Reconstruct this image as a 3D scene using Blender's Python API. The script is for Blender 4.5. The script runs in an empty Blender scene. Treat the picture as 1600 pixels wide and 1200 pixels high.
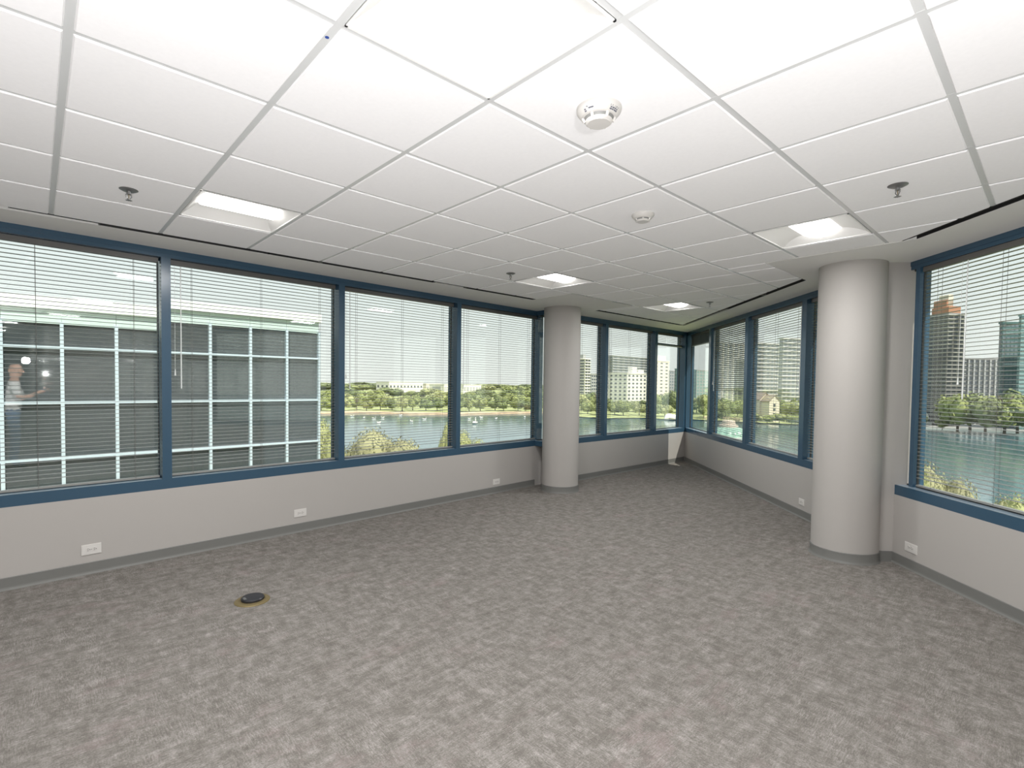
import bpy, bmesh, math, random
from mathutils import Vector, Matrix
import numpy as np

# ------------------------------------------------------------------ camera, sky, sun, exposure
scene = bpy.context.scene
col = scene.collection
CEIL = 2.596                      # ceiling height
EYE = 1.5065                      # camera height
YAW, PITCH, ROLL, FPX = 0.82961, -0.03087, 0.01233, 799.2

fw = Vector((math.cos(YAW)*math.cos(PITCH), math.sin(YAW)*math.cos(PITCH), math.sin(PITCH)))
rt0 = Vector((math.sin(YAW), -math.cos(YAW), 0))
up0 = rt0.cross(fw)
rt = rt0*math.cos(ROLL) + up0*math.sin(ROLL)
up = -rt0*math.sin(ROLL) + up0*math.cos(ROLL)
cd = bpy.data.cameras.new('camera')
cam = bpy.data.objects.new('camera', cd)
col.objects.link(cam)
cam.matrix_world = Matrix(((rt.x, up.x, -fw.x, 0), (rt.y, up.y, -fw.y, 0), (rt.z, up.z, -fw.z, EYE), (0, 0, 0, 1)))
cd.sensor_width = 36.0
cd.lens = FPX/1600*36
cd.shift_x = 0.0084
cd.shift_y = 0.0157
cd.clip_end = 6000
cd.clip_start = 0.05
scene.camera = cam

scene.view_settings.view_transform = 'Standard'
scene.view_settings.look = 'None'
scene.view_settings.exposure = 0.0
scene.view_settings.gamma = 1.0
scene.view_settings.use_curve_mapping = False
scene.cycles.transparent_max_bounces = 24

world = bpy.data.worlds.new('hazy_sky')
scene.world = world
world.use_nodes = True
wn, wl = world.node_tree.nodes, world.node_tree.links
for n in list(wn): wn.remove(n)
w_out = wn.new('ShaderNodeOutputWorld'); w_bg = wn.new('ShaderNodeBackground')
w_tc = wn.new('ShaderNodeTexCoord'); w_sep = wn.new('ShaderNodeSeparateXYZ'); w_rmp = wn.new('ShaderNodeValToRGB')
wl.new(w_tc.outputs['Generated'], w_sep.inputs[0]); wl.new(w_sep.outputs['Z'], w_rmp.inputs[0])
cr = w_rmp.color_ramp
cr.elements[0].position = 0.0; cr.elements[0].color = (0.86, 0.88, 0.83, 1)
cr.elements[1].position = 0.75; cr.elements[1].color = (0.62, 0.78, 0.92, 1)
e = cr.elements.new(0.18); e.color = (0.82, 0.89, 0.88, 1)
wl.new(w_rmp.outputs[0], w_bg.inputs[0]); w_bg.inputs[1].default_value = 1.14
wl.new(w_bg.outputs[0], w_out.inputs[0])

sd = bpy.data.lights.new('sun', 'SUN'); sd.energy = 7.5; sd.angle = math.radians(0.6); sd.color = (1.0, 0.95, 0.86)
sun = bpy.data.objects.new('sun', sd); col.objects.link(sun)
sel = math.radians(56)
sun.rotation_euler = Vector((math.cos(sel)*0.15, math.cos(sel)*0.99, -math.sin(sel))).to_track_quat('-Z', 'Y').to_euler()

FLASH_POS = (0.43, -0.37, 1.78)
fd = bpy.data.lights.new('camera_flash_light', 'POINT'); fd.energy = 78.0; fd.shadow_soft_size = 0.05; fd.color = (1.0, 0.995, 0.99)
fl = bpy.data.objects.new('camera_flash_light', fd); col.objects.link(fl); fl.location = FLASH_POS
# added upward spot with no visible source, there to brighten the ceiling
bd = bpy.data.lights.new('ceiling_fill_light', 'SPOT'); bd.energy = 310.0; bd.spot_size = math.radians(164); bd.spot_blend = 0.35; bd.shadow_soft_size = 0.08; bd.color = (1.0, 0.995, 0.995)
bl = bpy.data.objects.new('ceiling_fill_light', bd); col.objects.link(bl); bl.location = (-0.12, 0.10, 0.50); bl.rotation_euler = (math.pi, 0, 0)

LAMP_W = 31.0                     # watts of each recessed ceiling lamp

# ------------------------------------------------------------------ helpers
R2 = 2 ** -0.5
T = 0.6096                        # ceiling module
U0, V0 = 1.1469, 1.51377          # grid offset in modules

def ray(x, y):
    return rt*((x-786.6)/FPX) - up*((y-625.1)/FPX) + fw
def at(x, y, dist):
    d = ray(x, y); k = dist/math.hypot(d.x, d.y)
    return Vector((d.x*k, d.y*k, EYE+d.z*k))
def at_z(x, y, z):
    d = ray(x, y); k = (z-EYE)/d.z
    return Vector((d.x*k, d.y*k, z))

def srgb(r, g, b):
    f = lambda c: c/12.92 if c <= 0.04045 else ((c+0.055)/1.055)**2.4
    return (f(r/255), f(g/255), f(b/255), 1)

def mat(name, color, rough=0.6, metal=0.0, spec=0.5, noise=0.0, nscale=20.0, bump=0.0, bscale=200.0, emit=None):
    m = bpy.data.materials.new(name); m.use_nodes = True
    nt = m.node_tree; b = nt.nodes['Principled BSDF']
    c = color if len(color) == 4 else (*color, 1)
    b.inputs['Base Color'].default_value = c
    b.inputs['Roughness'].default_value = rough
    b.inputs['Metallic'].default_value = metal
    b.inputs['Specular IOR Level'].default_value = spec
    if noise or bump:
        tc = nt.nodes.new('ShaderNodeTexCoord')
    if noise:
        nz = nt.nodes.new('ShaderNodeTexNoise'); nz.inputs['Scale'].default_value = nscale; nz.inputs['Detail'].default_value = 4
        nt.links.new(tc.outputs['Object'], nz.inputs['Vector'])
        rp = nt.nodes.new('ShaderNodeValToRGB')
        rp.color_ramp.elements[0].position = 0.3; rp.color_ramp.elements[1].position = 0.7
        rp.color_ramp.elements[0].color = tuple(x*(1-noise) for x in c[:3]) + (1,)
        rp.color_ramp.elements[1].color = tuple(min(1, x*(1+noise)) for x in c[:3]) + (1,)
        nt.links.new(nz.outputs[0], rp.inputs[0]); nt.links.new(rp.outputs[0], b.inputs['Base Color'])
    if bump:
        nz2 = nt.nodes.new('ShaderNodeTexNoise'); nz2.inputs['Scale'].default_value = bscale; nz2.inputs['Detail'].default_value = 3
        nt.links.new(tc.outputs['Object'], nz2.inputs['Vector'])
        bp = nt.nodes.new('ShaderNodeBump'); bp.inputs['Strength'].default_value = bump; bp.inputs['Distance'].default_value = 0.01
        nt.links.new(nz2.outputs[0], bp.inputs['Height']); nt.links.new(bp.outputs[0], b.inputs['Normal'])
    if emit:
        b.inputs['Emission Color'].default_value = (*emit[:3], 1); b.inputs['Emission Strength'].default_value = emit[3]
    return m

class MB:
    """collects faces into one mesh"""
    def __init__(s): s.v = []; s.f = []; s.mi = []
    def add(s, vs, fs, mi=0):
        o = len(s.v); s.v += [tuple(x) for x in vs]; s.f += [tuple(i+o for i in f) for f in fs]; s.mi += [mi]*len(fs); return s
    def box(s, x0, x1, y0, y1, z0, z1, mi=0):
        return s.add([(x0,y0,z0),(x1,y0,z0),(x1,y1,z0),(x0,y1,z0),(x0,y0,z1),(x1,y0,z1),(x1,y1,z1),(x0,y1,z1)],
                     [(0,3,2,1),(4,5,6,7),(0,1,5,4),(1,2,6,5),(2,3,7,6),(3,0,4,7)], mi)
    def bbox(s, x0, x1, y0, y1, z0, z1, b, mi=0):
        """box whose long edges are chamfered in the xz outline (along y)"""
        pts = [(x0+b,z0),(x1-b,z0),(x1,z0+b),(x1,z1-b),(x1-b,z1),(x0+b,z1),(x0,z1-b),(x0,z0+b)]
        n = len(pts); vs = [(p[0],y0,p[1]) for p in pts]+[(p[0],y1,p[1]) for p in pts]
        fs = [tuple(range(n)), tuple(range(2*n-1,n-1,-1))]+[(i,i+n,(i+1)%n+n,(i+1)%n) for i in range(n)]
        return s.add(vs, fs, mi)
    def prism(s, poly, z0, z1, mi=0):
        n = len(poly); vs = [(p[0],p[1],z0) for p in poly]+[(p[0],p[1],z1) for p in poly]
        fs = [tuple(range(n-1,-1,-1)), tuple(range(n,2*n))]+[(i,(i+1)%n,(i+1)%n+n,i+n) for i in range(n)]
        return s.add(vs, fs, mi)
    def lathe(s, prof, seg=32, c=(0,0,0), mi=0, arc=2*math.pi, a0=0.0, close=True):
        """prof: list of (r, z)"""
        full = abs(arc-2*math.pi) < 1e-6
        k = seg if full else seg+1
        vs = []
        for r, z in prof:
            for i in range(k):
                a = a0+arc*i/seg; vs.append((c[0]+r*math.cos(a), c[1]+r*math.sin(a), c[2]+z))
        fs = []
        for j in range(len(prof)-1):
            for i in range(seg):
                i2 = (i+1)%k
                fs.append((j*k+i, j*k+i2, (j+1)*k+i2, (j+1)*k+i))
        if close and full:
            fs.append(tuple(range(k-1,-1,-1))); fs.append(tuple((len(prof)-1)*k+i for i in range(k)))
        return s.add(vs, fs, mi)
    def tube(s, p0, p1, r0, r1=None, seg=8, mi=0):
        r1 = r0 if r1 is None else r1
        p0, p1 = Vector(p0), Vector(p1); d = (p1-p0).normalized()
        a = d.orthogonal().normalized(); b = d.cross(a)
        vs = [p0+(a*math.cos(2*math.pi*i/seg)+b*math.sin(2*math.pi*i/seg))*r0 for i in range(seg)]
        vs += [p1+(a*math.cos(2*math.pi*i/seg)+b*math.sin(2*math.pi*i/seg))*r1 for i in range(seg)]
        fs = [(i,(i+1)%seg,(i+1)%seg+seg,i+seg) for i in range(seg)]+[tuple(range(seg-1,-1,-1)), tuple(range(seg,2*seg))]
        return s.add([tuple(v) for v in vs], fs, mi)
    def mesh(s, name, mats):
        me = bpy.data.meshes.new(name); me.from_pydata(s.v, [], s.f)
        for m in (mats if isinstance(mats, (list, tuple)) else [mats]): me.materials.append(m)
        if any(s.mi): me.polygons.foreach_set('material_index', s.mi)
        me.update(); return me
    def build(s, name, mats, parent=None, smooth=False):
        me = s.mesh(name, mats)
        if smooth:
            me.shade_smooth() if smooth is True else me.set_sharp_from_angle(angle=math.radians(smooth))
        return link(name, me, parent)

def link(name, me, parent=None, loc=None, rotz=None):
    o = bpy.data.objects.new(name, me); col.objects.link(o)
    if parent is not None: o.parent = parent
    if loc is not None: o.location = loc
    if rotz is not None: o.rotation_euler = (0, 0, rotz)
    return o
def tag(o, label=None, cat=None, group=None, kind=None):
    if label: o['label'] = label
    if cat: o['category'] = cat
    if group: o['group'] = group
    if kind: o['kind'] = kind
    return o
def empty(name, loc=(0,0,0), rotz=0.0):
    o = bpy.data.objects.new(name, None); o.empty_display_size = 0.1; col.objects.link(o)
    o.location = loc; o.rotation_euler = (0, 0, rotz); return o
def copy_tree(o, parent=None):
    c = o.copy(); col.objects.link(c)
    if parent is not None: c.parent = parent
    for ch in list(o.children): copy_tree(ch, c)
    return c

def clip(poly, nx, ny, c):
    """keep the part of a convex polygon where nx*x + ny*y <= c"""
    out = []
    for i in range(len(poly)):
        a, b = poly[i], poly[(i+1) % len(poly)]
        da, db = nx*a[0]+ny*a[1]-c, nx*b[0]+ny*b[1]-c
        if da <= 0: out.append(a)
        if da*db < 0:
            t = da/(da-db); out.append((a[0]+(b[0]-a[0])*t, a[1]+(b[1]-a[1])*t))
    return out
def inset(poly, d):
    res = list(poly)
    for i in range(len(poly)):
        a, b = poly[i], poly[(i+1) % len(poly)]
        ex, ey = b[0]-a[0], b[1]-a[1]; l = math.hypot(ex, ey)
        if l < 1e-6: continue
        nx, ny = ey/l, -ex/l      # outward for counter-clockwise
        res = clip(res, nx, ny, nx*a[0]+ny*a[1]-d)
        if len(res) < 3: return []
    return res

# ------------------------------------------------------------------ materials
M = {}
M['wall'] = mat('wall_paint', srgb(169, 165, 161), 0.65, spec=0.3, bump=0.06, bscale=350)
M['ceil'] = mat('ceiling_tile_white', srgb(246, 245, 246), 0.85, spec=0.2, noise=0.012, nscale=60)
M['soffit'] = mat('soffit_paint', srgb(226, 225, 222), 0.7, spec=0.25)
M['bar'] = mat('grid_bar_enamel', srgb(204, 205, 205), 0.25, spec=0.5)
M['blue'] = mat('blue_frame_enamel', srgb(50, 77, 97), 0.24, spec=0.5)
M['cap'] = mat('skylit_sill_blue', srgb(150, 168, 182), 0.18, spec=0.6)  # blue sill top made paler: the sky's reflection is put into the colour
M['black'] = mat('black_slot', (0.012, 0.012, 0.012, 1), 0.6)
M['gasket'] = mat('dark_gasket', srgb(38, 40, 40), 0.5)
M['base'] = mat('vinyl_base', srgb(112, 112, 109), 0.5, spec=0.35)
M['plastic'] = mat('white_plastic', srgb(204, 201, 197), 0.4)
M['plastic_g'] = mat('grey_plastic', srgb(128, 128, 126), 0.5)
M['hole'] = mat('socket_dark', srgb(70, 68, 66), 0.6)
M['chrome'] = mat('dull_chrome', srgb(150, 150, 150), 0.35, metal=0.85)
M['slat'] = mat('slat_grey', srgb(132, 132, 128), 0.4, spec=0.5)
M['rail'] = mat('rail_grey', srgb(88, 87, 84), 0.4, spec=0.5)
M['cordm'] = mat('blind_cord', srgb(105, 105, 102), 0.8)
M['wand'] = mat('clear_wand', srgb(225, 228, 226), 0.2)
M['wing'] = mat('troffer_enamel', srgb(232, 231, 229), 0.5, spec=0.3)
M['lens'] = mat('lamp_lens', (0.9, 0.9, 0.9, 1), 0.5, emit=(1.0, 0.985, 0.95, 5.0))
M['brass'] = mat('aged_brass', srgb(128, 114, 80), 0.45, metal=0.5)
M['blackpl'] = mat('black_plastic', srgb(34, 34, 38), 0.35)
M['ink'] = mat('grey_print', srgb(90, 92, 104), 0.7)
M['bluedot'] = mat('blue_sticker', srgb(45, 75, 150), 0.5)

def glass_material(name, tint, refl):
    m = bpy.data.materials.new(name); m.use_nodes = True
    nt = m.node_tree; nt.nodes.clear()
    o = nt.nodes.new('ShaderNodeOutputMaterial'); mx = nt.nodes.new('ShaderNodeMixShader')
    t = nt.nodes.new('ShaderNodeBsdfTransparent'); t.inputs[0].default_value = (*tint, 1)
    g = nt.nodes.new('ShaderNodeBsdfGlossy'); g.inputs['Roughness'].default_value = 0.0
    g.inputs['Color'].default_value = (0.95, 1.0, 0.98, 1)
    f = nt.nodes.new('ShaderNodeFresnel'); gm = nt.nodes.new('ShaderNodeNewGeometry')
    mr = nt.nodes.new('ShaderNodeMapRange'); mr.inputs[3].default_value = 1.5; mr.inputs[4].default_value = 1/1.5   # a thin pane: same reflection on both faces
    nt.links.new(gm.outputs['Backfacing'], mr.inputs[0]); nt.links.new(mr.outputs[0], f.inputs[0])
    ml = nt.nodes.new('ShaderNodeMath'); ml.operation = 'MULTIPLY'; ml.inputs[1].default_value = refl; ml.use_clamp = True
    nt.links.new(f.outputs[0], ml.inputs[0]); nt.links.new(ml.outputs[0], mx.inputs[0])
    nt.links.new(t.outputs[0], mx.inputs[1]); nt.links.new(g.outputs[0], mx.inputs[2]); nt.links.new(mx.outputs[0], o.inputs[0])
    return m
M['glass'] = glass_material('window_glass', (0.972, 0.988, 0.982), 1.5)

def carpet_material():
    m = bpy.data.materials.new('carpet_weave'); m.use_nodes = True
    nt = m.node_tree; N = nt.nodes; L = nt.links; b = N['Principled BSDF']
    b.inputs['Roughness'].default_value = 0.95; b.inputs['Specular IOR Level'].default_value = 0.08
    tc = N.new('ShaderNodeTexCoord')
    def noise(scale, sx, sy, detail=5, rough=0.6, off=0.0):
        mp = N.new('ShaderNodeMapping'); mp.inputs['Scale'].default_value = (sx, sy, 1); mp.inputs['Location'].default_value = (off, off*0.7, 0)
        nz = N.new('ShaderNodeTexNoise'); nz.inputs['Scale'].default_value = scale; nz.inputs['Detail'].default_value = detail; nz.inputs['Roughness'].default_value = rough
        L.new(tc.outputs['Object'], mp.inputs[0]); L.new(mp.outputs[0], nz.inputs['Vector']); return nz.outputs[0]
    def math_(op, a, c, clampit=False):
        n = N.new('ShaderNodeMath'); n.operation = op; n.use_clamp = clampit
        for i, v in enumerate((a, c)):
            if isinstance(v, (int, float)): n.inputs[i].default_value = v
            else: L.new(v, n.inputs[i])
        return n.outputs[0]
    a = noise(7, 1, 2.6, 6, 0.78)           # broad patches along x
    c = noise(7, 2.6, 1, 6, 0.78, 3.3)      # broad patches along y
    ta = noise(26, 1, 7, 3, 0.7, 5.2)       # yarn streaks along x
    tb = noise(26, 7, 1, 3, 0.7, 9.4)       # yarn streaks along y
    pick = noise(3.1, 1, 1, 3, 0.6, 7.1)    # which direction wins
    ramp = N.new('ShaderNodeValToRGB'); ramp.color_ramp.elements[0].position = 0.44; ramp.color_ramp.elements[1].position = 0.56
    L.new(pick, ramp.inputs[0])
    def mixf(f, p, q):
        n = N.new('ShaderNodeMix'); n.data_type = 'FLOAT'; L.new(f, n.inputs[0]); L.new(p, n.inputs[2]); L.new(q, n.inputs[3]); return n.outputs[0]
    fine = noise(130, 1, 1.3, 2, 0.7, 1.7)
    v = math_('ADD', math_('ADD', math_('MULTIPLY', math_('ADD', a, c), 0.27), math_('MULTIPLY', mixf(ramp.outputs[0], ta, tb), 0.26)), math_('MULTIPLY', fine, 0.20))
    cr_ = N.new('ShaderNodeValToRGB'); E_ = cr_.color_ramp.elements
    E_[0].position = 0.40; E_[0].color = srgb(92, 89, 84)
    E_[1].position = 0.60; E_[1].color = srgb(150, 146, 142)
    e2 = E_.new(0.475); e2.color = srgb(107, 103, 98)
    e3 = E_.new(0.535); e3.color = srgb(127, 123, 119)
    L.new(v, cr_.inputs[0])
    pk = noise(1.9, 1, 1.8, 5, 0.75, 11.0)
    pr = N.new('ShaderNodeValToRGB'); pr.color_ramp.elements[0].position = 0.56; pr.color_ramp.elements[1].position = 0.70
    pr.color_ramp.elements[1].color = (0.30, 0.30, 0.30, 1)
    L.new(pk, pr.inputs[0])
    mc = N.new('ShaderNodeMix'); mc.data_type = 'RGBA'
    L.new(pr.outputs[0], mc.inputs[0]); L.new(cr_.outputs[0], mc.inputs[6]); mc.inputs[7].default_value = srgb(142, 124, 125)
    L.new(mc.outputs[2], b.inputs['Base Color'])
    bp = N.new('ShaderNodeBump'); bp.inputs['Strength'].default_value = 0.35; bp.inputs['Distance'].default_value = 0.004
    L.new(noise(260, 1, 1, 2), bp.inputs['Height']); L.new(bp.outputs[0], b.inputs['Normal'])
    return m
M['carpet'] = carpet_material()

# ------------------------------------------------------------------ room shell
# wall frames: local x along the wall, local y outwards, local z up
ANG_L = math.atan(0.048)
FR = {'left': ((0.0, 5.03, 0.0), ANG_L), 'far': ((0.0, 5.13, 0.0), 0.0), 'right': ((9.68, 5.13, 0.0), math.radians(225))}
def wpt(side, s, d, z):
    (ox, oy, oz), a = FR[side]
    return Vector((ox+s*math.cos(a)-d*math.sin(a), oy+s*math.sin(a)+d*math.cos(a), z))
ROOM = [(-6.0, 4.742), (5.75, 5.306), (5.75, 5.13), (9.68, 5.13), (1.05, -3.5), (1.05, -10.0), (-6.0, -10.0)]
ROOM = ROOM[::-1]
floor = MB().prism(ROOM, -0.12, 0.0).build('floor', M['carpet'])
tag(floor, 'grey streaked loop carpet over the whole office floor', None, None, 'structure')

SILL0, SILL1, HEAD0 = 0.592, 0.676, 2.528
def wallobj(name, side, s0, s1, label, thick=0.30):
    mb = MB().box(s0, s1, 0.0, thick, -0.12, SILL0)
    mb.box(s0, s1, 0.17, thick, SILL0, SILL0+0.05)
    mb.box(s0, s1, 0.02, thick, CEIL+0.02, 7.5)
    mb.box(s0, s1, 0.20, thick, -16.0, -0.12)
    o = mb.build(name, M['wall']); o.location = FR[side][0]; o.rotation_euler = (0, 0, FR[side][1])
    tag(o, label, None, None, 'structure'); return o
wall_left = wallobj('wall_left', 'left', -6.0, 5.76, 'light grey painted low wall under the long row of left windows')
wall_far = wallobj('wall_far', 'far', 5.74, 9.68+0.3, 'light grey low wall under the far windows behind the round column')
wall_right = wallobj('wall_right', 'right', -0.3, 12.21, 'light grey low wall under the diagonal right windows')
mb = MB().box(-6.2, -6.0, -10.2, 4.9, -0.12, 2.9); mb.box(-6.2, 1.25, -10.2, -10.0, -0.12, 2.9); mb.box(1.05, 1.25, -10.2, -3.5, -0.12, 2.9)
tag(mb.build('wall_rear', M['wall']), 'plain light grey walls behind the viewer', None, None, 'structure')
mb = MB().box(9.0, 12.2, 0.0, 0.15, SILL0, CEIL)
o = mb.build('wall_rear_right', M['wall']); o.location = FR['right'][0]; o.rotation_euler = (0, 0, FR['right'][1])
tag(o, 'plain wall past the last right window', None, None, 'structure')
mb = MB().box(-6.0, -2.45, 0.0, 0.15, SILL0, CEIL)
o = mb.build('wall_rear_left', M['wall']); o.location = FR['left'][0]; o.rotation_euler = (0, 0, FR['left'][1])
tag(o, 'plain wall before the first left window', None, None, 'structure')

def baseboard(name, side, s0, s1, label):
    prof = [(0.0, 0.0), (-0.016, 0.0), (-0.015, 0.004), (-0.008, 0.012), (-0.006, 0.022), (-0.006, 0.087), (-0.003, 0.091), (0.0, 0.091)]
    n = len(prof); vs = [(s0, p[0], p[1]) for p in prof]+[(s1, p[0], p[1]) for p in prof]
    fs = [tuple(range(n)), tuple(range(2*n-1, n-1, -1))]+[(i, i+n, (i+1)%n+n, (i+1)%n) for i in range(n)]
    o = MB().add(vs, fs).build(name, M['base']); o.location = FR[side][0]; o.rotation_euler = (0, 0, FR[side][1])
    tag(o, label, None, None, 'structure')
baseboard('baseboard_left', 'left', -6.0, 5.5, 'dark grey vinyl base along the left wall')
baseboard('baseboard_far', 'far', 5.76, 9.66, 'dark grey vinyl base along the far wall past the column')
baseboard('baseboard_right', 'right', 0.03, 5.7, 'dark grey vinyl base along the diagonal wall behind the near column')
baseboard('baseboard_right_near', 'right', 5.895, 12.2, 'dark grey vinyl base along the right wall below the big right window')

# ------------------------------------------------------------------ ceiling
ceiling = MB().prism([(-6.3, -10.3), (1.5, -10.3), (1.5, -3.6), (10.6, 5.5), (10.6, 5.9), (-6.3, 5.6)], CEIL+0.17, CEIL+0.42).build('ceiling', M['soffit'])
tag(ceiling, 'suspended white tile ceiling with recessed grid and painted soffit edge', None, None, 'structure')
uv2 = lambda p: ((p[0]+U0)*T, (p[1]+V0)*T)
DIAG = 6.767
SW = 0.10                        # slot width in modules
def soffit(polys):
    mb = MB()
    for p in polys:
        q = [uv2(a) for a in p]
        area = sum(q[i][0]*q[(i+1) % len(q)][1]-q[(i+1) % len(q)][0]*q[i][1] for i in range(len(q)))
        mb.prism(q if area > 0 else q[::-1], CEIL, CEIL+0.03)
    mb.build('soffit', M['soffit'], ceiling)
DS = SW*1.414
soffit([[(-11, 6+SW), (6+SW+DIAG+DS, 6+SW), (7.5+DIAG+DS, 7.5), (-11, 7.5)],
        [(6.62, 5.05), (8.75, 5.05), (8.75, 6+SW), (6.62, 6+SW)]])
soffit([[(DIAG+DS-7.2, -7.2), (8.3-7.2, -7.2), (8.3+7.4, 7.4), (DIAG+DS+7.4, 7.4)],
        [(6.62, 1.42), (6.62, 6.62-DIAG-DS), (1.42+DIAG+DS, 1.42)]])
LIGHTS = {(0, 0), (0, 4), (5, 0), (5, 4), (9, 4), (-5, 0), (-5, 4), (0, -4), (-5, -4), (-1, -8), (-5, -8), (-1, -12), (-5, -12)}
field = MB()
def tile_into(mb, poly):
    a, b = inset(poly, 0.017), inset(poly, 0.0125)
    if len(a) < 3 or len(a) != len(b): return False
    n = len(a)
    vs = [(p[0], p[1], CEIL) for p in a]+[(p[0], p[1], CEIL+0.0055) for p in b]+[(p[0], p[1], CEIL+0.017) for p in b]
    fs = [tuple(range(n-1, -1, -1)), tuple(range(2*n, 3*n))]
    for k in (0, n): fs += [(i+k, (i+1)%n+k, (i+1)%n+k+n, i+k+n) for i in range(n)]
    mb.add(vs, fs); return True
def in_view(poly):
    for p in poly:
        v = Vector((p[0], p[1], CEIL-EYE)); d = v.dot(fw)
        if d > 0.2:
            x, y = 786.6+FPX*v.dot(rt)/d, 625.1-FPX*v.dot(up)/d
            if -150 < x < 1750 and -150 < y < 1300: return True
    return False
square = MB(); tile_into(square, [(0, 0), (T, 0), (T, T), (0, T)])
square_mesh = square.mesh('ceiling_tile', M['ceil'])
for i in range(-12, 14):
    for j in range(-20, 6):
        if (i, j) in LIGHTS: continue
        pieces = [[(i, j), (i+1, j), (i+1, j+1), (i, j+1)]]
        def cut(ps, u0, u1, v0, v1):
            out = []
            for p in ps:
                us, vs_ = [a[0] for a in p], [a[1] for a in p]
                if max(us) <= u0 or min(us) >= u1 or max(vs_) <= v0 or min(vs_) >= v1: out.append(p); continue
                out += [clip(p, 1, 0, u0), clip(p, -1, 0, -u1)]
                q = clip(clip(p, 1, 0, u1), -1, 0, -u0)
                out += [clip(q, 0, 1, v0), clip(q, 0, -1, -v1)]
            return [p for p in out if len(p) > 2]
        pieces = cut(pieces, 6.62, 8.75, 5.05, 99)
        pieces = cut(pieces, 6.62, 99, -99, 1.42)
        for p in pieces:
            whole = len(pieces) == 1
            p2 = clip(clip(p, 0, 1, 6.0), 1, -1, DIAG)
            if len(p2) < 3: continue
            if max(a[0] for a in p2)-min(a[0] for a in p2) < 0.09 or max(a[1] for a in p2)-min(a[1] for a in p2) < 0.09: continue
            w = [uv2(a) for a in p2]
            if min(a[0] for a in w) < -6.4 or min(a[1] for a in w) < -10.4 or (w[0][0] > 1.1 and w[0][1] < -3.6): continue
            # drop repeated corners
            w = [a for k, a in enumerate(w) if math.dist(a, w[k-1]) > 1e-4]
            if in_view(w):
                if whole and p2 == p and abs(max(a[0] for a in p)-min(a[0] for a in p)-1) < 1e-6 and abs(max(a[1] for a in p)-min(a[1] for a in p)-1) < 1e-6:
                    link('ceiling_tile', square_mesh, ceiling, (uv2((i, j))[0], uv2((i, j))[1], 0))
                else:
                    mb = MB()
                    if tile_into(mb, w): mb.build('ceiling_tile', M['ceil'], ceiling)
            else: tile_into(field, w)
tag(field.build('ceiling_tile_field', M['ceil'], ceiling), kind='stuff')
# grid bars
def bar(p, q, dz=0.0):
    a, b = Vector(uv2(p)), Vector(uv2(q)); L = (b-a).length
    mb = MB().box(0, L, -0.0125, 0.0125, CEIL+0.0055, CEIL+0.009); mb.box(0, L, -0.004, 0.004, CEIL+0.009, CEIL+0.05)
    link('grid_bar', mb.mesh('grid_bar', M['bar']), ceiling, (a.x, a.y, dz), math.atan2(b.y-a.y, b.x-a.x))
for i in range(-11, 13):
    v0 = max(-18.8, i-DIAG); v1 = 6.0
    if i in (7, 8): bar((i, 1.42), (i, 5.05))
    elif v1-v0 > 0.1: bar((i, v0), (i, v1))
for j in range(-18, 6):
    u0 = -11.5; u1 = min(DIAG+j, 13) if j > 1 else min(6.62, DIAG+j)
    if u1-u0 > 0.1: bar((u0, j), (u1, j), 0.0006)
bar((-1.34, 5.0), (-1.34, 6.0))

# ceiling slot diffusers: straight black channels between tile field and soffit
def diffuser(side, p, q, width, label, clips=()):
    a, b = Vector(uv2(p)), Vector(uv2(q)); L = (b-a).length; ang = math.atan2(b.y-a.y, b.x-a.x)
    o = empty('linear_diffuser', (a.x, a.y, CEIL), ang)
    tag(o, label, 'air diffuser', 'slot diffusers round the ceiling edge')
    w = width; y0 = 0.0 if side > 0 else -w; y1 = w if side > 0 else 0.0
    MB().box(0, L, y0, y1, 0.035, 0.045).box(0, L, y0, y0+0.002, 0.002, 0.035).box(0, L, y1-0.002, y1, 0.002, 0.035).build('slot_channel', M['black'], o)
    m = MB().box(-0.004, 0.004, y0, y1, 0.001, 0.04); m.build('end_cap', M['rail'], o)
    m = MB().box(L-0.004, L+0.004, y0, y1, 0.001, 0.04); m.build('end_cap', M['rail'], o)
    MB().box(0, L, (y0+y1)/2-0.002, (y0+y1)/2+0.002, 0.012, 0.034).build('blade', M['black'], o)
    for c in clips: MB().box(c*L-0.012, c*L+0.012, y0, y1, 0.001, 0.03).build('clip', M['rail'], o)
W = SW*T
diffuser(1, (-1.33, 6.0), (-0.58, 6.0), 0.016, 'thin black ceiling slot above the leftmost window, before the wide slots')
diffuser(1, (-0.58, 6.0), (1.30, 6.0), W, 'wide black ceiling slot above the mullion between first and second left windows')
diffuser(1, (1.30, 6.0), (4.10, 6.0), W, 'longest black ceiling slot, above the second and third left windows', (0.26,))
diffuser(1, (4.10, 6.0), (4.78, 6.0), 0.018, 'thin short black ceiling slot above the third left window')
diffuser(1, (4.78, 6.0), (6.61, 6.0), W, 'black ceiling slot ending at the soffit by the far round column')
diffuser(1, (8.78, 6.0), (12.72, 6.0), W, 'black ceiling slot along the far windows behind the column', (0.55,))
diffuser(-1, (8.22, 8.22-DIAG), (10.55, 10.55-DIAG), W, 'black ceiling slot above the diagonal windows, beside the near column soffit', (0.45,))
diffuser(-1, (10.55, 10.55-DIAG), (12.60, 12.60-DIAG), 0.024, 'narrow black ceiling slot running into the far corner', (0.9,))
diffuser(-1, (2.4, 2.4-DIAG), (6.66, 6.66-DIAG), W, 'black ceiling slot above the big right window')

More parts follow.
